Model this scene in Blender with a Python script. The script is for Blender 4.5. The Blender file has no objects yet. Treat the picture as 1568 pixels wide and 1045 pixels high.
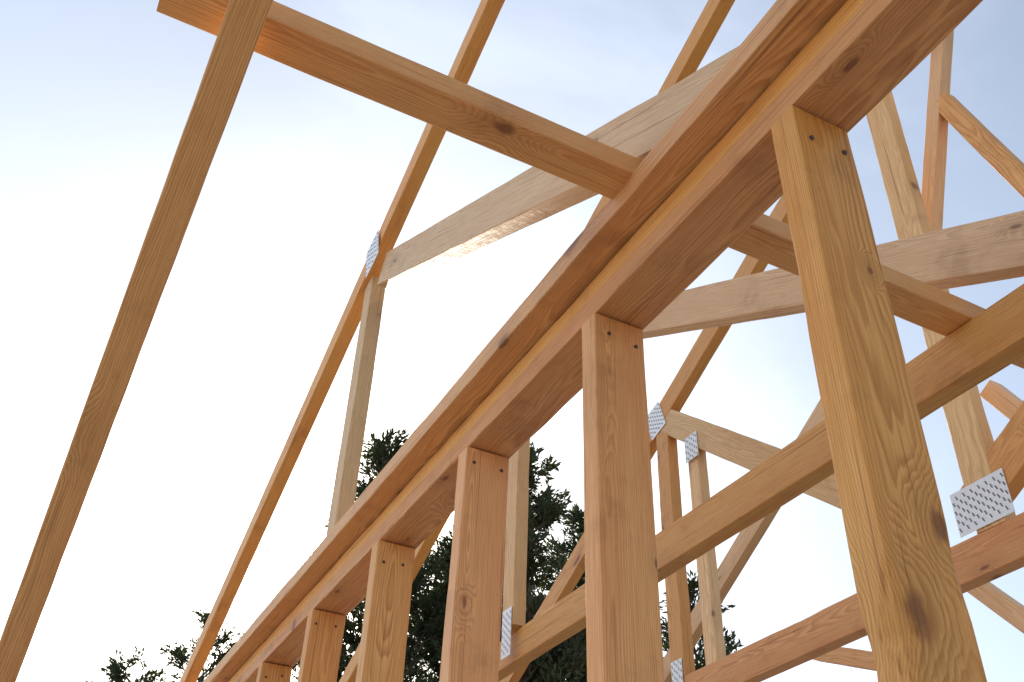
import bpy, bmesh, math, random
from mathutils import Vector, Matrix, noise
S=1.25; CZ=1.7          # metres per layout unit, eye height
def W(x,y,z): return Vector((x*S,y*S,z*S+CZ))
COL=bpy.context.collection
# ------------------------------------------------------------------ materials
class NT:
    def __init__(s,mat): s.t=mat.node_tree; s.n=s.t.nodes; s.l=s.t.links
    def node(s,ty,**k):
        nd=s.n.new(ty)
        for a,b in k.items(): setattr(nd,a,b)
        return nd
    def put(s,sock,v):
        if v is None: return
        if isinstance(v,bpy.types.NodeSocket): s.l.new(v,sock)
        else: sock.default_value=v
    def m(s,op,a,b=None,c=None,clamp=False):
        nd=s.node('ShaderNodeMath',operation=op,use_clamp=clamp)
        s.put(nd.inputs[0],a); s.put(nd.inputs[1],b); s.put(nd.inputs[2],c); return nd.outputs[0]
    def v(s,op,a,b=None,scale=None):
        nd=s.node('ShaderNodeVectorMath',operation=op)
        s.put(nd.inputs[0],a); s.put(nd.inputs[1],b)
        if scale is not None: s.put(nd.inputs['Scale'],scale)
        return nd.outputs['Value'] if op in('LENGTH','DOT_PRODUCT') else nd.outputs[0]
    def noise(s,vec,scale,detail=2,rough=.5,dist=0):
        nd=s.node('ShaderNodeTexNoise'); s.put(nd.inputs['Vector'],vec)
        nd.inputs['Scale'].default_value=scale; nd.inputs['Detail'].default_value=detail
        nd.inputs['Roughness'].default_value=rough; nd.inputs['Distortion'].default_value=dist
        return nd
    def mr(s,v,a,b,c=0,d=1,ty='SMOOTHSTEP'):
        nd=s.node('ShaderNodeMapRange',interpolation_type=ty)
        s.put(nd.inputs['Value'],v)
        for i,q in zip(('From Min','From Max','To Min','To Max'),(a,b,c,d)): s.put(nd.inputs[i],q)
        return nd.outputs['Result']
    def mix(s,f,a,b,bt='MIX'):
        nd=s.node('ShaderNodeMix',data_type='RGBA',blend_type=bt)
        s.put(nd.inputs[0],f); s.put(nd.inputs[6],a); s.put(nd.inputs[7],b); return nd.outputs[2]
def newmat(n):
    m=bpy.data.materials.new(n); m.use_nodes=True; return m,NT(m),m.node_tree.nodes['Principled BSDF']
def wood(name,light,dark,knotc,stain,ringamp=1.0,knots=(),nk=.72):
    m,t,b=newmat(name)
    tc=t.node('ShaderNodeTexCoord').outputs['Object']; oi=t.node('ShaderNodeObjectInfo').outputs['Random']
    r2=t.m('FRACT',t.m('MULTIPLY',oi,17.31)); r3=t.m('FRACT',t.m('MULTIPLY',oi,91.7))
    off=t.node('ShaderNodeCombineXYZ'); t.put(off.inputs[0],t.m('MULTIPLY',oi,53.)); t.put(off.inputs[1],t.m('MULTIPLY',r2,7.)); t.put(off.inputs[2],t.m('MULTIPLY',r3,7.))
    P=t.v('ADD',tc,off.outputs[0])
    sep=t.node('ShaderNodeSeparateXYZ'); t.put(sep.inputs[0],tc); X,Y,Z=sep.outputs
    sp=t.node('ShaderNodeSeparateXYZ'); t.put(sp.inputs[0],P)
    # knots
    kv=t.node('ShaderNodeCombineXYZ'); t.put(kv.inputs[0],t.m('MULTIPLY',sp.outputs[0],2.6)); t.put(kv.inputs[1],t.m('MULTIPLY',t.m('ADD',sp.outputs[1],t.m('MULTIPLY',Z,.35)),7.5))
    vo=t.node('ShaderNodeTexVoronoi',voronoi_dimensions='2D',feature='F1'); t.put(vo.inputs['Vector'],kv.outputs[0]); vo.inputs['Scale'].default_value=1
    sc=t.node('ShaderNodeSeparateColor'); t.put(sc.inputs[0],vo.outputs['Color'])
    sz=t.mr(sc.outputs[1],0,1,.75,2.6,'LINEAR')
    kd=t.m('ADD',t.m('MULTIPLY',vo.outputs['Distance'],sz),t.mr(sc.outputs[0],nk-.02,nk,.6,0))
    for (kx,ky,kr) in knots:
        a=t.m('DIVIDE',t.m('SUBTRACT',X,kx),1.7); c=t.m('SUBTRACT',Y,ky)
        d=t.m('SQRT',t.m('ADD',t.m('MULTIPLY',a,a),t.m('MULTIPLY',c,c)))
        kd=t.m('MINIMUM',kd,t.m('MULTIPLY',d,.1/kr))
    nz=t.noise(P,38,2).outputs[0]
    kd=t.m('ADD',kd,t.m('MULTIPLY',t.m('SUBTRACT',nz,.5),.07))
    kcore=t.mr(kd,.04,.11,1,0); kflow=t.mr(kd,.05,.45,1,0)
    # rings
    vs=t.v('MULTIPLY',P,(1.3,7,7)); wn=t.noise(vs,1.0,3,.5)
    wy=t.m('MULTIPLY',t.m('SUBTRACT',wn.outputs[0],.5),.06)
    py=t.m('ADD',t.m('ADD',Y,t.m('MULTIPLY',t.m('SUBTRACT',r2,.5),.12)),t.m('MULTIPLY',X,t.m('MULTIPLY',t.m('SUBTRACT',r3,.5),.03)))
    pz=t.m('ADD',t.m('ADD',Z,t.m('ADD',.03,t.m('MULTIPLY',r3,.09))),wy)
    r=t.m('SQRT',t.m('ADD',t.m('MULTIPLY',py,py),t.m('MULTIPLY',pz,pz)))
    r=t.m('ADD',r,t.m('MULTIPLY',kflow,.022))
    r=t.m('ADD',r,t.m('MULTIPLY',t.m('SUBTRACT',t.noise(t.v('MULTIPLY',P,(5,60,60)),1,1).outputs[0],.5),.0022))
    fr=t.m('FRACT',t.m('MULTIPLY',r,270.))
    ring=t.m('SUBTRACT',t.mr(fr,.1,.84,0,1),t.mr(fr,.84,1.,0,1))
    fib=t.noise(t.v('MULTIPLY',P,(9,420,420)),1,2,.65).outputs[0]
    big=t.noise(t.v('MULTIPLY',P,(1.1,9,9)),1,3,.6).outputs[0]
    ra=t.m('MULTIPLY',ring,t.mr(big,.3,.7,.80*ringamp,.40*ringamp),clamp=True)
    col=t.mix(ra,light,dark)
    col=t.mix(t.mr(big,.4,.72,0,.65),col,stain,'MULTIPLY')
    col=t.mix(t.mr(fib,.3,.75,0,.40),col,(.52,.38,.29,1),'MULTIPLY')
    st=t.noise(t.v('MULTIPLY',P,(1.6,130,130)),1,1,.5).outputs[0]
    col=t.mix(t.mr(st,.66,.76,0,.5),col,(.28,.14,.07,1),'MULTIPLY')
    col=t.mix(t.m('MULTIPLY',kflow,.22),col,knotc)
    krs=t.m('FRACT',t.m('MULTIPLY',kd,60.))
    kc2=t.mix(t.m('MULTIPLY',krs,.45),knotc,(.10,.035,.014,1))
    col=t.mix(t.m('MULTIPLY',kcore,.85),col,kc2)
    sm=t.noise(P,5.5,4,.65).outputs[0]; col=t.mix(t.mr(sm,.54,.75,0,.4),col,(.5,.40,.34,1),'MULTIPLY')
    hs=t.node('ShaderNodeHueSaturation'); t.put(hs.inputs['Value'],t.m('ADD',.87,t.m('MULTIPLY',r2,.26))); t.put(hs.inputs['Saturation'],t.m('ADD',.90,t.m('MULTIPLY',r3,.12))); t.put(hs.inputs['Hue'],t.m('ADD',.495,t.m('MULTIPLY',oi,.012))); t.put(hs.inputs['Color'],col)
    t.put(b.inputs['Base Color'],hs.outputs[0])
    t.put(b.inputs['Roughness'],t.mr(fib,.2,.8,.42,.7)); b.inputs['Specular IOR Level'].default_value=.4
    bp=t.node('ShaderNodeBump'); bp.inputs['Strength'].default_value=.6; bp.inputs['Distance'].default_value=.002
    t.put(bp.inputs['Height'],t.m('ADD',fib,nz)); t.put(b.inputs['Normal'],bp.outputs[0])
    return m
FC=((.90,.47,.155,1),(.60,.245,.062,1),(.28,.095,.03,1),(.86,.65,.50,1))
FIR=wood('douglas_fir',*FC)
FIRK=wood('douglas_fir_knotty',*FC,knots=((.615,-.027,.020),(.735,.043,.015),(1.13,.03,.006)),nk=.9)
FIRP=wood('douglas_fir_plank',*FC,knots=((-.72,-.022,.016),),nk=.9)
PINE=wood('weathered_pine',(.90,.59,.30,1),(.66,.38,.16,1),(.30,.14,.06,1),(.84,.73,.61,1),.95)
def steel():
    m,t,b=newmat('galvanised_steel'); tc=t.node('ShaderNodeTexCoord').outputs['Object']
    n=t.noise(tc,60,3).outputs[0]
    t.put(b.inputs['Base Color'],t.mix(n,(.70,.72,.75,1),(.88,.9,.92,1))); b.inputs['Metallic'].default_value=.2; t.put(b.inputs['Roughness'],t.mr(n,.3,.7,.35,.6)); return m
STEEL=steel()
m,t,b=newmat('punched_slot'); b.inputs['Base Color'].default_value=(.14,.11,.08,1); b.inputs['Roughness'].default_value=.8; SLOT=m
m,t,b=newmat('nail_steel'); b.inputs['Base Color'].default_value=(.10,.085,.07,1); b.inputs['Metallic'].default_value=.6; b.inputs['Roughness'].default_value=.5; NAIL=m
# ------------------------------------------------------------------ builders
def empty(name,loc=(0,0,0)):
    e=bpy.data.objects.new(name,None); e.location=loc; e.empty_display_size=.2; COL.objects.link(e); return e
seed=[0]
def member(name,parent,p0,p1,wid,thk,side,mat=FIR,wane=None,ch=.0032,bow=.0,zmin=None):
    """sawn board from p0 to p1; 'side' = direction of the wide dimension"""
    p0=Vector(p0);p1=Vector(p1); L=(p1-p0).length; ax=(p1-p0)/L
    sd=Vector(side); sd=(sd-ax*sd.dot(ax)).normalized(); th=ax.cross(sd)
    seed[0]+=1; rs=random.Random(seed[0]*7+3); so=rs.random()*100
    bm=bmesh.new(); n=max(6,int(L/.03)); rings=[]
    hw,ht=wid/2,thk/2; bw=rs.uniform(-1,1)*.0025*L; bw2=rs.uniform(-1,1)*.002*L
    if L>5: bw*=.4; bw2*=.4
    for i in range(n+1):
        x=-L/2+L*i/n; f=i/n; b1=bw*(4*f*(1-f))+bow*4*f*(1-f); b2=bw2*(4*f*(1-f)); pts=[]
        for ci,(sy,sz) in enumerate(((-1,-1),(1,-1),(1,1),(-1,1))):
            c=ch*(1+.8*noise.noise(Vector((x*6,so,ci*9.1))))
            nv=noise.noise(Vector((x*2.3+so,ci*5.3,1.7)))
            if nv>.42: c+=(nv-.42)*.03*(1+.5*noise.noise(Vector((x*25,so,ci))))
            cy=cz=c
            if wane:
                for (wc,ws,wl,wa,wb) in wane:
                    if wc==ci:
                        q=max(0,1-abs((x-ws)/wl)); q=q*q*(3-2*q)*(1+.35*noise.noise(Vector((x*30,so,2))))
                        cy+=q*wa; cz+=q*wb
            j=.0009*noise.noise(Vector((x*9,so+ci,4)))
            a=(sy*(hw-cy)+j,sz*ht+j); bb=(sy*hw+j,sz*(ht-cz)+j)
            md=(sy*(hw-cy*.3)+j,sz*(ht-cz*.3)+j)
            tri=(a,md,bb) if ci in(1,3) else (bb,md,a)
            pts+=tri
        rings.append([bm.verts.new((x,y+b1,z+b2)) for y,z in pts])
    k=12
    for i in range(n):
        for j in range(k):
            bm.faces.new((rings[i][j],rings[i][(j+1)%k],rings[i+1][(j+1)%k],rings[i+1][j]))
    bm.faces.new(rings[0][::-1]); bm.faces.new(rings[-1])
    bmesh.ops.recalc_face_normals(bm,faces=bm.faces)
    R=Matrix((ax,sd,th)).transposed().to_4x4(); R.translation=(p0+p1)/2
    if zmin is not None:   # seat cut on the plate
        Ri=R.inverted()
        bmesh.ops.bisect_plane(bm,geom=bm.verts[:]+bm.edges[:]+bm.faces[:],plane_co=Ri@Vector((p0.x,p0.y,zmin)),plane_no=(Ri.to_3x3()@Vector((0,0,1))),clear_inner=True)
        bmesh.ops.holes_fill(bm,edges=[e for e in bm.edges if e.is_boundary])
    me=bpy.data.meshes.new(name); bm.to_mesh(me); bm.free(); me.materials.append(mat)
    o=bpy.data.objects.new(name,me); COL.objects.link(o)
    o.matrix_world=R
    if parent: o.parent=parent
    return o
def nailplate(parent,x,y,z,wy,hz,ang=0):
    bm=bmesh.new()
    bmesh.ops.create_cube(bm,size=1,matrix=Matrix.Diagonal((.0016,wy,hz,1)))
    for f in bm.faces: f.material_index=0
    ny=max(3,int(wy/.014)); nz=max(3,int(hz/.026))
    for i in range(ny):
        for j in range(nz):
            cy=-wy/2+(i+.5)*wy/ny; cz=-hz/2+(j+.5)*hz/nz+(.006 if i%2 else -.006)
            if abs(cz)>hz/2-.009: continue
            a=.35; d=.0075
            v=[bm.verts.new((-.0014,cy+math.sin(a)*sz*d+sy*.0022,cz+math.cos(a)*sz*d)) for sz,sy in((-1,-1),(1,-1),(1,1),(-1,1))]
            f=bm.faces.new(v); f.material_index=1
            v=[bm.verts.new(q) for q in((-.0009,cy-.0022+math.sin(a)*-d,cz-d),(-.0009,cy-.0022+math.sin(a)*d,cz+d),(-.0034,cy-.003+math.sin(a)*d*.7,cz+d*.7),(-.0034,cy-.003-math.sin(a)*d*.7,cz-d*.7))]
            bm.faces.new(v).material_index=0
    me=bpy.data.meshes.new('nail_plate'); bm.to_mesh(me); bm.free(); me.materials.append(STEEL); me.materials.append(SLOT)
    o=bpy.data.objects.new('nail_plate',me); COL.objects.link(o); o.location=W(x,y,z)-Vector((.0032,0,0)); o.rotation_euler=(ang,0,0); o.parent=parent
# ------------------------------------------------------------------ stud wall
wall=empty('stud_wall_frame')
xc=.7005; wd=.093*S; YE=6.6; Y0=-1.8
zs=-1.30; mid=(1.0+zs)/2
nb=bmesh.new(); rn=random.Random(5)
for k in range(-4,13):
    y=.572+.4777*k
    if y+.05>YE: break
    wane=None; mt=FIR
    if k==0:
        wane=[(0,(.33-mid)*S,.09,.024,.026),(3,(.30-mid)*S,.07,.008,.018),(1,(.40-mid)*S,.07,.006,.010),(0,(.52-mid)*S,.05,.003,.005)]; mt=FIRK
    member('stud_%d'%(k+5),wall,W(xc,y+.021,zs),W(xc,y+.021,.9985),wd,.042*S,(1,0,0),mt,wane)
    for dx in (-.026,.024):   # toe nails driven up into the plate
        p=W(xc+dx+rn.uniform(-.006,.006),y-.0002,.957+rn.uniform(-.012,.012))
        bmesh.ops.create_cone(nb,cap_ends=True,segments=10,radius1=.0042,radius2=.0042,depth=.004,matrix=Matrix.Translation(p)@Matrix.Rotation(math.radians(90+rn.uniform(20,35)),4,'X'))
me=bpy.data.meshes.new('toe_nails'); nb.to_mesh(me); nb.free(); me.materials.append(NAIL); o=bpy.data.objects.new('toe_nails',me); COL.objects.link(o); o.parent=wall
member('bottom_top_plate',wall,W(xc,Y0,1.021),W(xc,YE,1.021),wd,.041*S,(1,0,0))
member('second_top_plate',wall,W(xc+.006,Y0,1.0625),W(xc+.006,YE,1.0625),wd*.97,.0385*S,(1,0,0))
member('sill_plate',wall,W(xc,Y0,zs-.02),W(xc,YE,zs-.02),wd,.038*S,(1,0,0))
member('upper_plate',wall,W(.607+.056,Y0,1.105),W(.607+.056,YE,1.105),.112*S,.043*S,(1,0,0),FIR)
# ------------------------------------------------------------------ long brace plank lying across
brace=empty('timber_brace_plank')
member('plank',brace,W(-.095,.8975,1.1485),W(2.05,.8975,1.1485),.064*S,.041*S,(0,1,0),FIRP,wane=[(0,-.70,.05,.018,.018)])
# ------------------------------------------------------------------ trusses (planes x = const)
def tm(name,par,x,a,b,dep,mat,thk=.045,**k):
    return member(name,par,W(x,*a),W(x,*b),dep*S,thk*S,(0,.3,1) if abs(b[0]-a[0])>abs(b[1]-a[1]) else (0,1,0),mat,**k)
t1=empty('roof_truss')
def line(y0,z0,s,y): return (y,z0+s*(y-y0))
member('rafter',t1,W(.032,-.15,1.05+.45*.93+.05),W(-.055,3.6,1.05-.45*2.82+.05),.10*S,.046*S,(0,.3,1),FIR)
t2=empty('roof_truss.001')
X2=.645
tm('rafter',t2,X2-.02,line(1.51,2.434,-.461,-.4),line(1.51,2.434,-.461,4.35),.085,FIR)
g=lambda y:1.156-.062+.552*(y-.624)
tm('scissor_chord',t2,X2,(.45,g(.45)),(2.2,g(2.2)),.105,PINE,zmin=CZ+1.1275*S)
tm('web_post',t2,X2,(2.32,1.13),(2.32,2.0),.07,PINE)
nailplate(t2,X2-.0235-.02,2.25,2.055,.10*S,.14*S,-.3)
t3=empty('roof_truss.002'); X3=1.3225
tm('rafter',t3,X3,line(1.366,2.70,-.45,-.4),line(1.366,2.70,-.45,4.6),.085,FIR)
hh=lambda y:1.234-.062+.544*(y-.691)
tm('scissor_chord',t3,X3,(.35,hh(.35)),(2.45,hh(2.45)),.105,PINE)
tm('web_post',t3,X3,(2.63,1.13),(2.63,2.08),.075,PINE)
member('bottom_chord',t3,W(X3+.03,-1.2,1.0785),W(X3+.03,6,1.0785),.095*S,.045*S,(0,0,1),FIR)
nailplate(t3,X3-.0235,2.625,1.11,.06*S,.15*S)
t4=empty('roof_truss.003'); X4=1.9725
tm('rafter',t4,X4,line(2.056,2.45,-.52,.9),line(2.056,2.45,-.52,4.6),.09,FIR)
tm('scissor_chord',t4,X4,(2.68,2.13),(1.70,1.30),.10,PINE)
tm('web_post',t4,X4,(2.66,1.1),(2.66,2.08),.075,FIR)
tm('web_post',t4,X4+.004,(2.49,1.1),(2.49,1.92),.06,PINE,.04)
tm('tall_post',t4,X4,(1.385,1.10),(1.365,2.75),.085,PINE)
tm('short_web',t4,X4,(1.43,1.17),(.95,1.44),.11,FIR)
tm('upright_brace',t4,X4+.1,(1.03,3.1),(1.40,2.10),.05,PINE)
tm('steep_web',t4,X4+.1,(1.215,2.54),(1.0,1.8),.055,FIR)
tm('steep_web',t4,X4+.1,(1.36,1.52),(1.18,1.19),.05,PINE)
member('bottom_chord',t4,W(X4,-1.2,1.055),W(X4,6,1.055),.10*S,.045*S,(0,0,1),FIR)
nailplate(t4,X4-.0235,2.69,2.12,.10*S,.13*S,-.3)
nailplate(t4,X4-.0235,2.48,1.89,.075*S,.10*S)
nailplate(t4,X4-.0235,2.66,1.10,.06*S,.12*S)
nailplate(t4,X4-.0235,1.39,1.165,.16*S,.115*S,0)
t5=empty('roof_truss.004'); X5=2.62
tm('rafter',t5,X5,line(2.45,2.244,-.59,2.32),line(2.45,2.244,-.59,4.4),.09,PINE)
tm('web_brace',t5,X5,(2.05,1.42),(1.7,1.0),.06,PINE)
tm('web_brace',t5,X5,(2.70,1.33),(2.3,1.16),.06,FIR)
member('bottom_chord',t5,W(X5,2.5,1.055),W(X5,6,1.055),.10*S,.045*S,(0,0,1),FIR)
# ------------------------------------------------------------------ trees
def leafmat(n,a,b2):
    m,t,b=newmat(n); tc=t.node('ShaderNodeTexCoord').outputs['Object']
    t.put(b.inputs['Base Color'],t.mix(t.mr(t.noise(tc,2.2,3).outputs[0],.35,.65),a,b2)); b.inputs['Roughness'].default_value=.65
    tr=t.node('ShaderNodeBsdfTranslucent'); tr.inputs[0].default_value=(.08,.11,.03,1)
    mx=t.node('ShaderNodeMixShader'); mx.inputs[0].default_value=.25
    out=t.n['Material Output']; t.l.new(b.outputs[0],mx.inputs[1]); t.l.new(tr.outputs[0],mx.inputs[2]); t.l.new(mx.outputs[0],out.inputs[0]); return m
LEAF=leafmat('conifer_foliage',(.032,.042,.018,1),(.055,.070,.028,1))
m,t,b=newmat('bark'); tc=t.node('ShaderNodeTexCoord').outputs['Object']; t.put(b.inputs['Base Color'],t.mix(t.noise(t.v('MULTIPLY',tc,(8,8,1.5)),1,4).outputs[0],(.05,.03,.02,1),(.16,.1,.07,1))); b.inputs['Roughness'].default_value=.9; BARK=m
def tree(az,dist,el,rad,sd,nb=150,name='cypress_tree',pw=.8,z0=.3):
    rs=random.Random(sd); a=math.radians(az); bx,by=dist*math.sin(a),dist*math.cos(a)
    H=CZ+dist*math.tan(math.radians(el)); V=[];Fc=[];MI=[]
    def tube(p,q,r1,r2,k=6):
        d=(q-p).normalized(); s=d.orthogonal().normalized(); t_=d.cross(s); i0=len(V)
        for pp,rr in((p,r1),(q,r2)):
            for j in range(k):
                an=2*math.pi*j/k; V.append(pp+(s*math.cos(an)+t_*math.sin(an))*rr)
        for j in range(k): Fc.append((i0+j,i0+(j+1)%k,i0+k+(j+1)%k,i0+k+j)); MI.append(1)
    prev=Vector((0,0,-.1)); 
    for i in range(1,9):
        q=Vector((rs.uniform(-.05,.05)*i,rs.uniform(-.05,.05)*i,H*.93*i/8)); tube(prev,q,.24*(1-(i-1)/8.2),.24*(1-i/8.2),8); prev=q
    def leaf(c,d,l):
        s=d.orthogonal().normalized(); s=(Matrix.Rotation(rs.uniform(0,6.28),3,d)@s)*l*.17; i0=len(V)
        V.extend((c-s*.6,c+d*l*.5-s,c+d*l,c+d*l*.5+s,)); Fc.append((i0,i0+1,i0+2,i0+3)); MI.append(0)
    def spray(p,d,L,n):
        q=p+d*L; tube(p,q,.01,.003,3)
        for j in range(n):
            u_=rs.random()**.8; c=p.lerp(q,u_)
            w_=L*.26*(1-u_*.75)
            c=c+Vector((rs.gauss(0,w_),rs.gauss(0,w_),rs.gauss(0,w_*.7)))
            dd=(d+Vector((rs.gauss(0,.45),rs.gauss(0,.45),rs.gauss(0,.45)))).normalized()
            leaf(c,dd,rs.uniform(.06,.17))
    for i in range(nb):
        f=rs.random()**.75; z=H*(z0+(1-z0)*f)
        R=rad*(1-f)**pw*rs.choice((.55,.8,.95,1.05,1.2))+.10
        an=rs.uniform(0,6.283); up=rs.uniform(.3,.9)
        p=Vector((0,0,max(.5,z-R*up))); q=Vector((math.cos(an)*R,math.sin(an)*R,z))
        tube(p,q,.03,.008,4); bd=(q-p).normalized()
        ns=int(4+R*6)
        for j in range(ns):
            g_=rs.uniform(.25,1.0); c=p.lerp(q,g_)
            d=(bd*.8+Vector((rs.gauss(0,.55),rs.gauss(0,.55),rs.gauss(.2,.5)))).normalized()
            spray(c,d,rs.uniform(.25,.6)*(.6+.3*R),24)
        spray(q-bd*.1,bd,.35,20)
    me=bpy.data.meshes.new(name); me.from_pydata(V,[],Fc); me.materials.append(LEAF); me.materials.append(BARK); me.polygons.foreach_set('material_index',MI)
    o=bpy.data.objects.new(name,me); o.location=(bx,by,0); COL.objects.link(o)
tree(18.2,17,30.8,1.9,1,130)
tree(27.3,16,30.7,1.9,2,150)
tree(31.2,18,27.4,2.4,3,150)
tree(23.5,19,25.6,3.2,4,230)
tree(37.2,19,23.0,2.4,5,120)
tree(9.2,22,20.0,2.2,6,34,z0=.5)
tree(5.9,23,17.6,1.9,7,34,z0=.5)
tree(12.2,24,18.4,1.8,8,34,z0=.5)
# ------------------------------------------------------------------ ground & slab
m,t,b=newmat('sandy_ground'); tc=t.node('ShaderNodeTexCoord').outputs['Object']
t.put(b.inputs['Base Color'],t.mix(t.noise(tc,.35,6,.65).outputs[0],(.27,.20,.125,1),(.42,.33,.22,1))); b.inputs['Roughness'].default_value=.95
me=bpy.data.meshes.new('ground'); s_=600; me.from_pydata([(-s_,-s_,0),(s_,-s_,0),(s_,s_,0),(-s_,s_,0)],[],[(0,1,2,3)]); me.materials.append(m)
COL.objects.link(bpy.data.objects.new('ground',me))
m,t,b=newmat('pale_concrete'); tc=t.node('ShaderNodeTexCoord').outputs['Object']
t.put(b.inputs['Base Color'],t.mix(t.noise(tc,1.5,6,.7).outputs[0],(.34,.30,.25,1),(.50,.45,.39,1))); b.inputs['Roughness'].default_value=.85
bm=bmesh.new(); bmesh.ops.create_cube(bm,size=1,matrix=Matrix.Translation((1.6,3,-.02+.015))@Matrix.Diagonal((8,13,.05,1)))
bmesh.ops.bevel(bm,geom=bm.edges[:],offset=.01,segments=2,affect='EDGES'); me=bpy.data.meshes.new('slab'); bm.to_mesh(me); bm.free(); me.materials.append(m)
COL.objects.link(bpy.data.objects.new('concrete_slab',me))
# ------------------------------------------------------------------ light
sd=Vector((.225,.885,.409)).normalized(); el=math.asin(sd.z); az=math.atan2(sd.x,sd.y)
w=bpy.data.worlds.new('World'); bpy.context.scene.world=w; w.use_nodes=True
t=NT(w); bg=t.n['Background']
sky=t.node('ShaderNodeTexSky',sky_type='NISHITA'); sky.sun_disc=False; sky.sun_elevation=el; sky.sun_rotation=az; sky.air_density=1.1; sky.dust_density=1.0; sky.ozone_density=1.3
tc=t.node('ShaderNodeTexCoord').outputs['Generated']; nrm=t.v('NORMALIZE',tc); dt=t.m('MAXIMUM',t.v('DOT_PRODUCT',nrm,tuple(sd)),0)
core=t.m('MULTIPLY',t.m('POWER',dt,5000),300.); h1=t.m('MULTIPLY',t.m('POWER',dt,260),14.); h2=t.m('MULTIPLY',t.m('POWER',dt,20),2.2); h3=t.m('MULTIPLY',t.m('POWER',dt,5),1.8)
hal=t.m('ADD',t.m('ADD',core,h1),t.m('ADD',h2,h3))
# thin high cloud veil; added off-frame boost west and cut behind, for stud-face contrast
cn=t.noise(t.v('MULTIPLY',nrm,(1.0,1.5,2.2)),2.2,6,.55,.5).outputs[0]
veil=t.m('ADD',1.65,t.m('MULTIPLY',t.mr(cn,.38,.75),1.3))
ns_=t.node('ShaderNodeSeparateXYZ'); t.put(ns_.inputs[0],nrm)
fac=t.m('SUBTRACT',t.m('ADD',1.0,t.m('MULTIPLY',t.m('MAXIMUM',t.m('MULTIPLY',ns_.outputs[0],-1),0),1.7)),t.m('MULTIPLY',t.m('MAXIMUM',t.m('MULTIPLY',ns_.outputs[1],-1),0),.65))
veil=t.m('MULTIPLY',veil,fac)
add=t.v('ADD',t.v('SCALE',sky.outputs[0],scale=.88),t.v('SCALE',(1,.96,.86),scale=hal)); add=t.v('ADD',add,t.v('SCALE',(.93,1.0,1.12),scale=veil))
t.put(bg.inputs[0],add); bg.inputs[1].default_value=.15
l=bpy.data.lights.new('sun','SUN'); l.energy=5; l.angle=math.radians(.53); l.color=(1,.9,.76)
lo=bpy.data.objects.new('sun',l); COL.objects.link(lo); lo.rotation_euler=sd.to_track_quat('Z','Y').to_euler(); lo.location=(0,0,20)
# ------------------------------------------------------------------ camera
yaw,pit,rol=[math.radians(a) for a in(25.90,37.22,2.37)]
f=Vector((math.sin(yaw)*math.cos(pit),math.cos(yaw)*math.cos(pit),math.sin(pit)))
r0=Vector((math.cos(yaw),-math.sin(yaw),0)); u0=r0.cross(f)
r=r0*math.cos(rol)+u0*math.sin(rol); u=-r0*math.sin(rol)+u0*math.cos(rol)
cd=bpy.data.cameras.new('camera'); co=bpy.data.objects.new('camera',cd); COL.objects.link(co)
M=Matrix((r,u,-f)).transposed().to_4x4(); M.translation=(0,0,CZ); co.matrix_world=M
cd.sensor_width=36; cd.lens=1513.2/1568*36; cd.clip_start=.02; cd.clip_end=3000
sc=bpy.context.scene; sc.camera=co
sc.view_settings.view_transform='Standard'; sc.view_settings.look='None'; sc.view_settings.exposure=0
